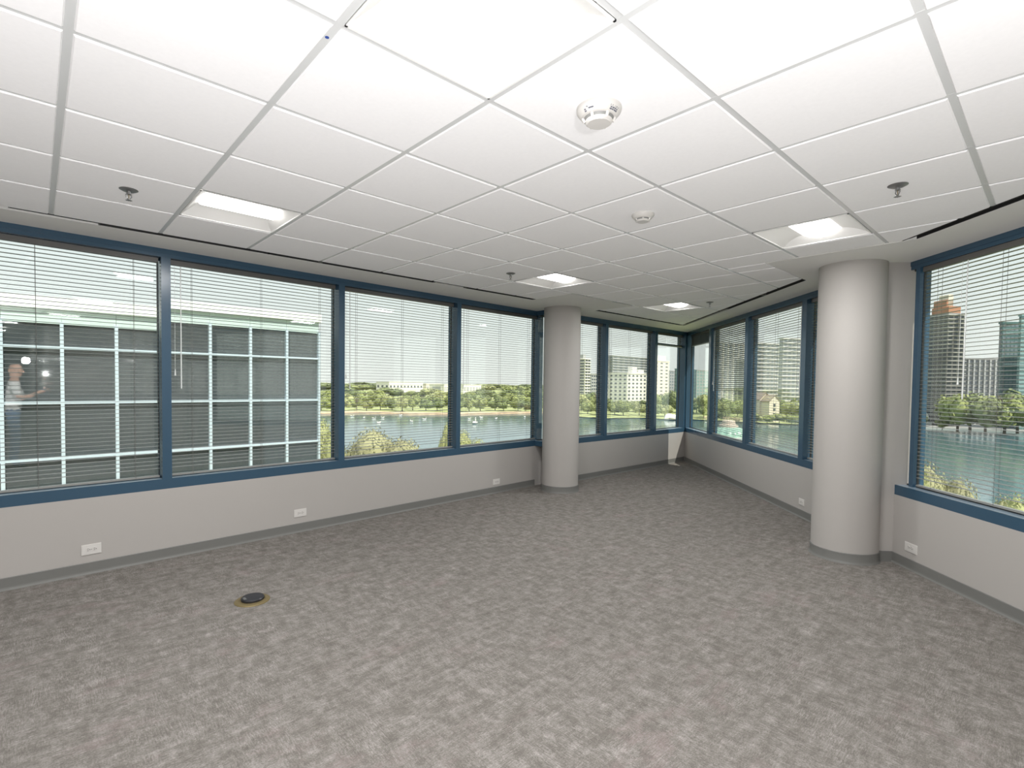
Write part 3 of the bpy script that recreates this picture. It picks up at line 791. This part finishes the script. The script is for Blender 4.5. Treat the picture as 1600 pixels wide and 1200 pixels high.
woods([(841, 902, 4, 322, 342, 8, 12, 10.5, 12.5), (841, 902, 3, 390, 420, 9, 12.5, 17, 20), (841, 902, 3, 560, 600, 12, 15, 31, 36), (840, 902, 2, 950, 1000, 17, 18.5, 74, 84),
       (370, 440, 4, 322, 342, 8, 12, 10.5, 12.5), (370, 440, 3, 560, 600, 12, 15, 31, 36),
       (1262, 1420, 9, 290, 320, 10, 15, 13, 17), (1262, 1420, 8, 335, 365, 13, 16, 17, 20), (1665, 1820, 8, 260, 300, 14, 19, 15, 19), (1640, 1900, 8, 420, 470, 17, 20, 40, 46)],
      'green woods on the far shore that the round columns mostly hide')
# near trees, tops just above the sills
def near_tree(x, ytop, dist, h, w, k, label, rz):
    d = at(x, ytop, dist); p = Vector((d.x, d.y, d.z-h)); tree(p, h, w, k, label, None, True, rz, 0.15)
near_tree(602, 650, 42, 13.5, 10.0, 0, 'big pale leafed tree top just below the third left window', 0.4)
near_tree(510, 655, 44, 13, 5.0, 1, 'green tree top between the grid building and the lake', 1.4)
near_tree(738, 672, 46, 11, 4.6, 1, 'light green tree top at the sill of the fourth left window', 2.2)
near_tree(699, 660, 52, 13, 2.6, 1, 'slim tree top behind the mullion of the third left window', 0.9)
near_tree(1467, 697, 38, 13, 5.4, 0, 'pale branching tree top below the big right window', 0.2)
near_tree(1436, 718, 37, 12, 3.4, 1, 'green tree top at the left end of the big right window sill', 2.9)
near_tree(1572, 750, 36, 11, 3.6, 0, 'small pale tree top near the right edge of the big right window', 1.1)
near_tree(1605, 776, 33, 10, 3.6, 1, 'green tree top at the far right edge of the view', 0.5)
near_tree(330, 716, 40, 9.5, 5.0, 1, 'tree top at the foot of the grid building', 0.5)

# ---- buildings beyond the lake
def tower(name, xl, xe, xr, ytop, dist, rot, label, body, win, rows, colsA, colsB, z0=LAND, wh=0.5, ww=0.55, slabs=False, frames=None, group=None, top=None, dA=None, dB=None):
    """box tower seen at its near vertical edge (pixel column xe); face A runs away to the left, face B to the right"""
    c = at(xe, 600, dist); zt = at(xe, ytop, dist).z
    a = Vector((-math.sin(rot), math.cos(rot), 0)); b = Vector((math.cos(rot), math.sin(rot), 0))
    def reach(px, d):
        q = ray(px, 600); det = d.x*(-q.y)-d.y*(-q.x)
        return abs((-c.x*(-q.y)+c.y*(-q.x))/det)
    LA = dA if dA else (reach(xl, a) if xl < xe-0.5 else 18)
    LB = dB if dB else (reach(xr, b) if xr > xe+0.5 else 18)
    o = empty(name, (c.x, c.y, z0), rot); tag(o, label, 'building', group)
    H = zt-z0
    MB().box(0, LB, 0, LA, 0, H).box(-0.3, LB+0.3, -0.3, LA+0.3, H, H+0.9).build('tower_body', body, o)
    fh = H/rows; mbw = MB(); mbs = MB()
    for r in range(rows):
        zb = r*fh+fh*(1-wh)/2; zt_ = zb+fh*wh
        for k in range(colsA):
            w = LA/colsA; mbw.box(-0.12, 0.05, w*(k+0.5-ww/2), w*(k+0.5+ww/2), zb, zt_)
        for k in range(colsB):
            w = LB/colsB; mbw.box(w*(k+0.5-ww/2), w*(k+0.5+ww/2), -0.12, 0.05, zb, zt_)
        if slabs:
            mbs.box(-1.2, LB+0.6, -1.2, LA+0.6, r*fh+fh*0.92, r*fh+fh*1.0)
    tag(mbw.build('window', win, o), kind='stuff')
    if slabs: tag(mbs.build('balcony_slab', frames or body, o), kind='stuff')
    if frames and not slabs:
        for k in range(colsA+1): mbs.box(-0.7, 0.0, LA*k/colsA-0.35, LA*k/colsA+0.35, 0, H)
        for k in range(colsB+1): mbs.box(LB*k/colsB-0.35, LB*k/colsB+0.35, -0.7, 0.0, 0, H)
        tag(mbs.build('fin', frames, o), kind='stuff')
    if top:
        for (fx0, fx1, fy0, fy1, hh, mm) in top: MB().bbox(LB*fx0, LB*fx1, LA*fy0, LA*fy1, H+0.9, H+0.9+hh, 0.3).build('roof_block', mm, o)
    return o
# behind the far windows
tower('slender_tower', 893, 914, 922, 561, 520, 0.0, 'slender white apartment tower just right of the far column', X['white'], X['win'], 15, 2, 2, slabs=True, wh=0.55, ww=0.7, frames=X['white'], top=((0.1, 0.6, 0.2, 0.7, 4, X['concrete']),))
tower('office_block', 922, 924, 940, 585, 600, 0.0, 'low pale grey office block beside the slender white tower', X['concrete'], X['win'], 8, 1, 5, wh=0.5, ww=0.6)
tower('apartment_block', 945, 980, 1016, 584, 410, 0.0, 'white apartment block with a sunlit face of square dark windows', X['white'], X['win'], 9, 5, 6, wh=0.45, ww=0.45, top=((0.3, 0.5, 0.1, 0.3, 5, X['white']), (0.55, 0.8, 0.1, 0.3, 3, X['white'])))
tower('apartment_tower', 948, 957, 1020, 556, 620, 0.0, 'tall grey tower rising behind the white apartment block', X['concrete'], X['winlight'], 17, 2, 8, wh=0.5, ww=0.5, slabs=True, frames=X['concrete'])
tower('apartment_tower', 1013, 1021, 1045, 564, 450, 0.0, 'cream sunlit tower left of the acute corner with one column of windows', X['cream'], X['win'], 13, 1, 3, wh=0.35, ww=0.42, top=((0.2, 0.8, 0.1, 0.6, 4, X['white']),))
tower('office_block', 1040, 1046, 1056, 580, 640, 0.0, 'small grey block right of the cream tower', X['concrete'], X['winlight'], 10, 1, 3)
tower('glass_tower', 1054, 1056, 1091, 577, 600, 0.0, 'dark glass block seen behind the corner post', X['teald'], X['win'], 9, 1, 6, wh=0.6, ww=0.75)
tower('glass_tower', 1086, 1088, 1112, 579, 640, 0.0, 'pale glass block in the narrow corner window', X['concrete'], X['teal'], 10, 1, 5, wh=0.65, ww=0.7)
tower('apartment_tower', 1112, 1120, 1175, 536, 430, -0.25, 'grey apartment tower with vertical piers behind the fountain', X['concrete'], X['winlight'], 20, 2, 7, wh=0.55, ww=0.45, frames=X['white'])
tower('apartment_tower', 1168, 1176, 1222, 536, 440, -0.35, 'pale grey stepped wing left of the widest tower', X['concrete'], X['winlight'], 17, 2, 7, wh=0.5, ww=0.5, slabs=True, frames=X['white'])
tower('apartment_tower', 1216, 1222, 1290, 529, 400, -0.45, 'widest grey apartment tower with balconies in the diagonal window', X['concrete'], X['winlight'], 18, 2, 10, wh=0.5, ww=0.55, slabs=True, frames=X['white'])
# big right window
tower('high_rise', 1424, 1449, 1462, 500, 330, -0.62, 'teal glazed left flank of the brown topped high rise', X['teal'], X['teald'], 30, 3, 3, wh=0.45, ww=0.8)
tower('high_rise', 1449, 1478, 1503, 492, 318, -0.62, 'tall brown topped high rise with a sunlit white grid', X['darkcon'], X['win'], 27, 4, 3, wh=0.6, ww=0.62, slabs=True, frames=X['white'],
      top=((0.0, 0.75, 0.0, 0.9, 3.2, X['brown']), (0.1, 0.5, 0.2, 0.9, 6.5, X['brown']), (0.2, 0.5, 0.2, 0.7, 9, X['cream'])))
tower('office_block', 1500, 1503, 1562, 562, 380, -0.75, 'wide dark office block with pale vertical fins', X['darkcon'], X['win'], 12, 1, 7, wh=0.7, ww=0.6, frames=X['concrete'])
tower('glass_tower', 1558, 1563, 1594, 506, 330, -0.80, 'grey green glass tower right of the finned office block', X['teald'], X['winlight'], 26, 1, 5, wh=0.5, ww=0.8)
tower('glass_tower', 1588, 1592, 1670, 494, 320, -0.80, 'brighter teal glass tower at the right edge of the view', X['teal'], X['teald'], 28, 1, 8, wh=0.4, ww=0.85)
# low white buildings above the far trees
tower('long_building', 592, 608, 661, 597, 800, 0.0, 'long low white building with a row of square windows above the trees', X['white'], X['win'], 2, 3, 10, z0=-24, wh=0.25, ww=0.45, dA=40)
tower('long_building', 664, 666, 688, 600, 870, 0.0, 'low cream building right of the long white building', X['cream'], X['concrete'], 2, 1, 5, z0=-24, dA=40)
tower('long_building', 692, 694, 706, 601, 800, 0.0, 'small low white building above the trees beside the mullion', X['white'], X['concrete'], 2, 1, 4, z0=-24, dA=40)
tower('long_building', 722, 724, 752, 602, 800, 0.0, 'low white building above the trees in the fourth left window', X['white'], X['concrete'], 2, 1, 6, z0=-24, dA=40)

# gabled cream house
def gabled(x, ytop, ybot, dist, w, label, rot):
    c = at(x, 600, dist); zt = at(x, ytop, dist).z; zb = LAND; o = empty('gabled_house', (c.x, c.y, zb), rot); tag(o, label, 'building')
    h = zt-zb; e_ = h-w*0.45
    pts = [(-w/2, 0), (w/2, 0), (w/2, e_), (0, h), (-w/2, e_)]
    MB().add([(p[0], 0, p[1]) for p in pts]+[(p[0], 9, p[1]) for p in pts], [(0, 1, 2, 3, 4), (9, 8, 7, 6, 5)]+[(i, i+5, (i+1)%5+5, (i+1)%5) for i in range(5)]).build('house_body', X['cream'], o)
    for sg in (-1, 1):
        MB().add([(0, -0.4, h+0.3), (sg*(w/2+0.5), -0.4, e_-0.1), (sg*(w/2+0.5), 9.2, e_-0.1), (0, 9.2, h+0.3), (0, -0.4, h), (sg*(w/2+0.5), -0.4, e_-0.4), (sg*(w/2+0.5), 9.2, e_-0.4), (0, 9.2, h)], [(0, 1, 2, 3), (4, 7, 6, 5), (0, 4, 5, 1), (3, 2, 6, 7), (1, 5, 6, 2)]).build('roof_slope', X['houseroof'], o)
    for zz in (0.35, 0.6, 0.8): MB().box(-0.6, 0.6, -0.08, 0.05, e_*zz-0.8, e_*zz+0.8).build('window', X['win'], o)
gabled(1197, 614, 640, 300, 7.5, 'left gable of the cream house below the wide grey tower', -0.45)
gabled(1211, 618, 640, 296, 6.5, 'right gable of the cream house below the wide grey tower', -0.45)

# fountain on the lake
p = at_z(1138, 682, LAKE); o = empty('fountain', p); tag(o, 'green domed lake fountain with a pale cap, seen through the diagonal window', 'fountain')
prof = [(6.6, 0.0), (6.5, 0.9), (5.6, 2.2), (4.3, 3.1), (3.0, 3.6)]
vs, fs = [], []
for r, z in prof:
    for i in range(64):
        q = r*(1+0.05*math.cos(i*math.pi/2)); vs.append((q*math.cos(2*math.pi*i/64), q*math.sin(2*math.pi*i/64), z))
for j in range(len(prof)-1):
    for i in range(64): fs.append((j*64+i, j*64+(i+1)%64, (j+1)*64+(i+1)%64, (j+1)*64+i))
MB().add(vs, fs).build('fluted_dome', X['green'], o, smooth=True)
MB().lathe([(3.3, 3.5), (3.2, 4.3), (2.3, 4.6), (2.2, 5.6), (1.9, 5.9), (0.0, 6.0)], 32, close=False).build('cap', X['pink'], o, smooth=30)
MB().lathe([(7.6, -0.2), (7.6, 0.15), (6.4, 0.2)], 48, close=False).build('basin_rim', X['stone'], o)
# white band shell
p = at_z(1046, 655, LAND); o = empty('band_shell', p, -0.9); tag(o, 'small white shell shaped stage on the lawn left of the corner', 'stage')
for k, (r, off) in enumerate(((4.6, 0), (3.9, 1.6), (3.1, 3.1))):
    vs, fs = [], []
    for j in range(7):
        for i in range(13):
            a = math.pi*i/12; t = j/6*math.pi/2.4; vs.append((off*2.2+r*math.cos(a), -r*0.8*math.sin(t)*0.9, r*math.sin(a)*math.cos(t)*1.1))
    for j in range(6):
        for i in range(12): fs.append((j*13+i, j*13+i+1, (j+1)*13+i+1, (j+1)*13+i))
    MB().add(vs, fs).build('shell_arch', X['white'], o, smooth=True)
MB().box(-4.5, 11, -3, 3, 0, 0.15).build('stage_floor', X['stone'], o); o.scale = (0.62, 0.62, 0.62)
# ring sculpture
p = at_z(1439.5, 665, LAND); o = empty('ring_sculpture', p, -1.2); tag(o, 'round white ring sculpture with spokes on a plinth by the water', 'sculpture')
m = MB(); vs, fs = [], []
for i in range(32):
    for j in range(8):
        A, B = 2*math.pi*i/32, 2*math.pi*j/8; q = 2.35+0.5*math.cos(B); vs.append((q*math.cos(A), 0.4*math.sin(B), 4.1+q*math.sin(A)))
for i in range(32):
    for j in range(8): fs.append((i*8+j, ((i+1)%32)*8+j, ((i+1)%32)*8+(j+1)%8, i*8+(j+1)%8))
MB().add(vs, fs).build('ring', X['white'], o, smooth=True)
for i in range(6):
    a = math.pi*i/3+0.2; MB().tube((0.5*math.cos(a), 0, 4.1+0.5*math.sin(a)), (2.0*math.cos(a), 0, 4.1+2.0*math.sin(a)), 0.14, seg=6).build('spoke', X['white'], o)
MB().tube((0, -0.4, 4.1), (0, 0.4, 4.1), 0.7, seg=16).build('hub', X['white'], o)
MB().bbox(-3.6, 3.6, -1.5, 1.5, 0, 1.5, 0.15).build('plinth', X['stone'], o)
for sg in (-1, 1): MB().tube((sg*2.4, 0, 1.4), (sg*1.6, 0, 2.6), 0.35, 0.25, 8).build('leg', X['white'], o)
# parked cars on the promenade
def car(x, y, paint, rot, label):
    p = at_z(x, y, LAND+0.53); o = empty('car', p, rot); tag(o, label, 'car', 'cars parked on the right promenade')
    side = [(-2.2, 0.35), (2.2, 0.35), (2.25, 0.8), (1.3, 0.95), (0.7, 1.45), (-1.2, 1.45), (-1.8, 0.98), (-2.25, 0.9)]
    n = len(side); MB().add([(q[0], -0.85, q[1]) for q in side]+[(q[0], 0.85, q[1]) for q in side], [tuple(range(n)), tuple(range(2*n-1, n-1, -1))]+[(i, i+n, (i+1)%n+n, (i+1)%n) for i in range(n)]).build('car_body', paint, o)
    for sx in (-1.35, 1.35):
        for sy in (-0.8, 0.8): MB().tube((sx, sy-0.12, 0.33), (sx, sy+0.12, 0.33), 0.33, seg=12).build('wheel', M['blackpl'], o)
    MB().box(-1.15, 0.65, -0.87, 0.87, 1.0, 1.36).build('side_glass', X['win'], o)
for x, y, pm, l in ((1541, 661, X['white'], 'white car parked on the promenade below the finned office block'), (1553, 662.5, X['white'], 'white car parked at the right end of the promenade row'), (1530, 660.5, X['darkcon'], 'grey car parked at the left of the promenade row'), (1545, 654.5, X['concrete'], 'pale grey car parked behind the white ones')):
    car(x, y, pm, math.radians(100), l)
# swan boats on the lake
swan = None
for i, (x, y, l) in enumerate(((742, 662, 'largest white swan boat, alone in the fourth left window'), (550, 651, None), (569, 653, None), (584, 654.5, None), (592, 661, None), (598, 653.5, None), (626, 649.5, None), (643, 659, None), (663, 655.5, None), (733, 655, None), (752, 653, None), (775, 654.5, None), (820, 652, None))):
    s = 1.25 if l else 0.55
    if l is None:
        v = view_of(x); q = counts.get(('swan', v), 0); counts[('swan', v)] = q+1; l = '%s tiny white swan boat from the left in the %s' % (ORD[q], v)
    if swan is None:
        swan = empty('swan_boat'); hull = [(0.0, -0.1), (0.9, 0.0), (1.15, 0.45), (0.95, 0.75), (0.5, 0.85), (0.0, 0.8)]
        b = MB().lathe([(r, z) for r, z in hull], 20, close=False).build('hull', X['white'], swan, smooth=True); b.scale = (1.7, 0.9, 1)
        m = MB(); pts = [(1.3, 0, 0.5), (1.75, 0, 1.1), (1.6, 0, 1.7), (1.75, 0, 2.1), (2.1, 0, 2.15)]
        for q in range(4): m.tube(pts[q], pts[q+1], 0.22-0.03*q, 0.19-0.03*q, 8)
        m.build('neck', X['white'], swan, smooth=True)
        for sg in (-1, 1): MB().add([(0.6, sg*0.8, 0.5), (-1.5, sg*0.95, 1.2), (-1.7, sg*0.5, 1.4), (0.4, sg*0.4, 1.0)], [(0, 1, 2, 3)]).build('wing', X['white'], swan)
        b = swan
    else: b = copy_tree(swan)
    p = at_z(x, y, LAKE); b.location = p; b.rotation_euler = (0, 0, random.uniform(0, 6)); b.scale = (s, s, s)
    tag(b, l or 'tiny white swan boat near the far shore', 'boat', 'swan boats on the lake')

# ---- gridded glass building next door
FY = 18.6
X['frame_s'] = mat('silver_blue_mullion', srgb(200, 214, 224), 0.35, metal=0.2)
X['mirror'] = mat('dark_mirror_glass', srgb(62, 68, 70), 0.04, spec=1.0)
X['spandrel'] = mat('pale_green_spandrel', srgb(190, 206, 202), 0.3, spec=0.5)
X['coping'] = mat('white_coping', srgb(236, 238, 236), 0.6)
nb = empty('gridded_glass_building', (0, FY, LAND)); tag(nb, 'glass building next door with a pale blue square grid of mullions', 'building')
Z = lambda z: z-LAND
vx = [-4.25, -3.05, -1.85, -0.65, 0.55, 1.75, 2.95, 4.17, 5.38, 6.58, 7.74]
hz = [-14.1, -12.5, -11.0, -9.6, -8.1, -6.6, -5.2, -3.7, -2.20, -0.68, 0.85, 2.355]
MB().box(-9, 7.72, 0.25, 16, 0, Z(3.2)).build('building_core', X['darkcon'], nb)
pm = {}
def pane(x0, x1, z0, z1):
    key = (round(x1-x0, 3), round(z1-z0, 3))
    if key not in pm: pm[key] = MB().box(0, x1-x0, 0, 0.03, 0, z1-z0).mesh('glass_pane', X['mirror'])
    o = link('glass_pane', pm[key], nb, (x0, 0.06, z0))
tops = [3.0 if (vx[k]+vx[k+1])/2 < 2.95 else 3.30 for k in range(len(vx)-1)]
for k in range(len(vx)-1):
    lv = hz+[tops[k]]
    for j in range(len(lv)-1): pane(vx[k]+0.03, vx[k+1]-0.03, Z(lv[j])+0.03, Z(lv[j+1])-0.02)
    sp = MB().box(vx[k]+0.004, vx[k+1]-0.004, 0.0, 0.05, Z(tops[k]), Z(tops[k])+0.40); sp.build('spandrel_panel', X['spandrel'], nb)
for k, x in enumerate(vx): MB().box(x-0.04, x+0.04, -0.07, 0.08, 0, Z(3.05 if x < 2.9 else 3.34)).build('mullion', X['frame_s'], nb)
for z in hz: MB().box(-9, 7.78, -0.05, 0.07, Z(z)-0.035, Z(z)+0.035).build('transom', X['frame_s'], nb)
MB().box(-9, 2.95, -0.12, 1.0, Z(3.40), Z(3.72)).build('coping', X['coping'], nb)
MB().box(2.95, 7.80, -0.12, 1.0, Z(3.70), Z(3.98)).build('coping', X['coping'], nb)
MB().box(-9, 7.76, 0.3, 15.9, Z(3.2), Z(3.45)).build('roof_deck', X['coping'], nb)

# ------------------------------------------------------------------ photographer behind the camera (seen only as a reflection in the first window)
def person(loc, rotz):
    J = {'pel': (0, 0, .93, .135, .115), 'wst': (0.005, 0, 1.06, .135, .115), 'chs': (0.01, 0, 1.28, .15, .115), 'nck': (0.01, 0, 1.45, .07, .065), 'hd0': (0.03, 0, 1.53, .062, .062)}
    E_ = [('pel', 'wst'), ('wst', 'chs'), ('chs', 'nck'), ('nck', 'hd0')]
    for sg, n in ((1, 'l'), (-1, 'r')):
        J['hip'+n] = (0, sg*.095, .88, .092, .092); J['kne'+n] = (0.02+0.02*sg, sg*.11, .49, .062, .062); J['ank'+n] = (-0.01+0.02*sg, sg*.12, .10, .045, .045); J['toe'+n] = (0.15+0.02*sg, sg*.135, .04, .036, .034)
        J['sho'+n] = (0.01, sg*.175, 1.39, .062, .058); J['elb'+n] = (0.12, sg*.24, 1.17, .044, .044); J['wri'+n] = (0.34, sg*.10, 1.28, .028, .03); J['pal'+n] = (0.40, sg*.075, 1.31, .03, .036)
        E_ += [('pel', 'hip'+n), ('hip'+n, 'kne'+n), ('kne'+n, 'ank'+n), ('ank'+n, 'toe'+n), ('chs', 'sho'+n), ('sho'+n, 'elb'+n), ('elb'+n, 'wri'+n), ('wri'+n, 'pal'+n)]
    ks = list(J); me = bpy.data.meshes.new('person'); me.from_pydata([J[k][:3] for k in ks], [(ks.index(a), ks.index(b)) for a, b in E_], [])
    o = link('person', me); sk = o.modifiers.new('skin', 'SKIN'); sk.use_smooth_shade = True
    for i, k in enumerate(ks):
        v = me.skin_vertices[0].data[i]; v.radius = J[k][3:]; v.use_root = (k == 'pel')
    ss = o.modifiers.new('sub', 'SUBSURF'); ss.levels = 2; ss.render_levels = 2
    dg = bpy.context.evaluated_depsgraph_get(); nm = bpy.data.meshes.new_from_object(o.evaluated_get(dg))
    o.modifiers.clear(); o.data = nm
    # head, ears, nose and fingers joined into the same body
    mb = MB(); mb.v = [tuple(v.co) for v in nm.vertices]; mb.f = [tuple(p.vertices) for p in nm.polygons]; mb.mi = [0]*len(mb.f)
    prof = [(.012, -.125), (.045, -.115), (.062, -.075), (.074, -.02), (.078, .03), (.066, .08), (.036, .11), (.004, .118)]
    k0 = len(mb.v); mb.lathe(prof, 20, c=(0.035, 0, 1.625))
    for i in range(k0, len(mb.v)): x, y, z = mb.v[i]; mb.v[i] = (0.035+(x-0.035)*1.18, y, z)
    mb.tube((0.115, 0, 1.640), (0.142, 0, 1.600), .010, .016, 8)
    for sg in (-1, 1):
        mb.tube((0.03, sg*.076, 1.59), (0.022, sg*.088, 1.645), .012, .018, 8)
        for q in range(4):
            a = Vector((0.41, sg*(.055+.018*q), 1.325-.006*q)); b = a+Vector((.038, -sg*.012, .004)); c = b+Vector((.012, -sg*.028, -.012))
            mb.tube(a, b, .009, .008, 7); mb.tube(b, c, .008, .007, 7)
        a = Vector((0.375, sg*.06, 1.335)); mb.tube(a, a+Vector((.03, -sg*.015, .03)), .010, .008, 7)
    skin = mat('skin', srgb(205, 158, 134), 0.55); shirt = mat('white_shirt', srgb(232, 228, 226), 0.85); jeans = mat('blue_jeans', srgb(84, 112, 146), 0.9, noise=0.15, nscale=30); shoe = mat('dark_shoe', srgb(40, 38, 38), 0.6)
    fin = mb.mesh('person', [skin, shirt, jeans, shoe]); mi = []
    for p in fin.polygons:
        c = p.center
        r = math.hypot(c.x, c.y)
        if c.z < 0.085: mi.append(3)
        elif c.z < 0.99 and c.x < 0.3: mi.append(2)
        elif c.z < 1.455 and not (c.x > 0.16 or (abs(c.y) > 0.2 and c.z < 1.23)): mi.append(1)
        else: mi.append(0)
    fin.polygons.foreach_set('material_index', mi); fin.shade_smooth(); o.data = fin
    o.location = loc; o.rotation_euler = (0, 0, rotz)
    for sg in (-1, 1):
        e_ = MB().lathe([(.001, -.008), (.007, -.005), (.008, 0), (.007, .005), (.001, .008)], 10, c=(0.117, sg*.030, 1.648), close=False).build('eye', M['blackpl'], o)
    MB().box(0.108, 0.124, -.022, .022, 1.563, 1.569).build('mouth', mat('lips', srgb(160, 100, 92), 0.6), o)
    tag(o, 'bald person in white shirt and blue jeans, mirrored in the leftmost window', 'person')
person((0.35, -1.34, 0.0), 0.15)
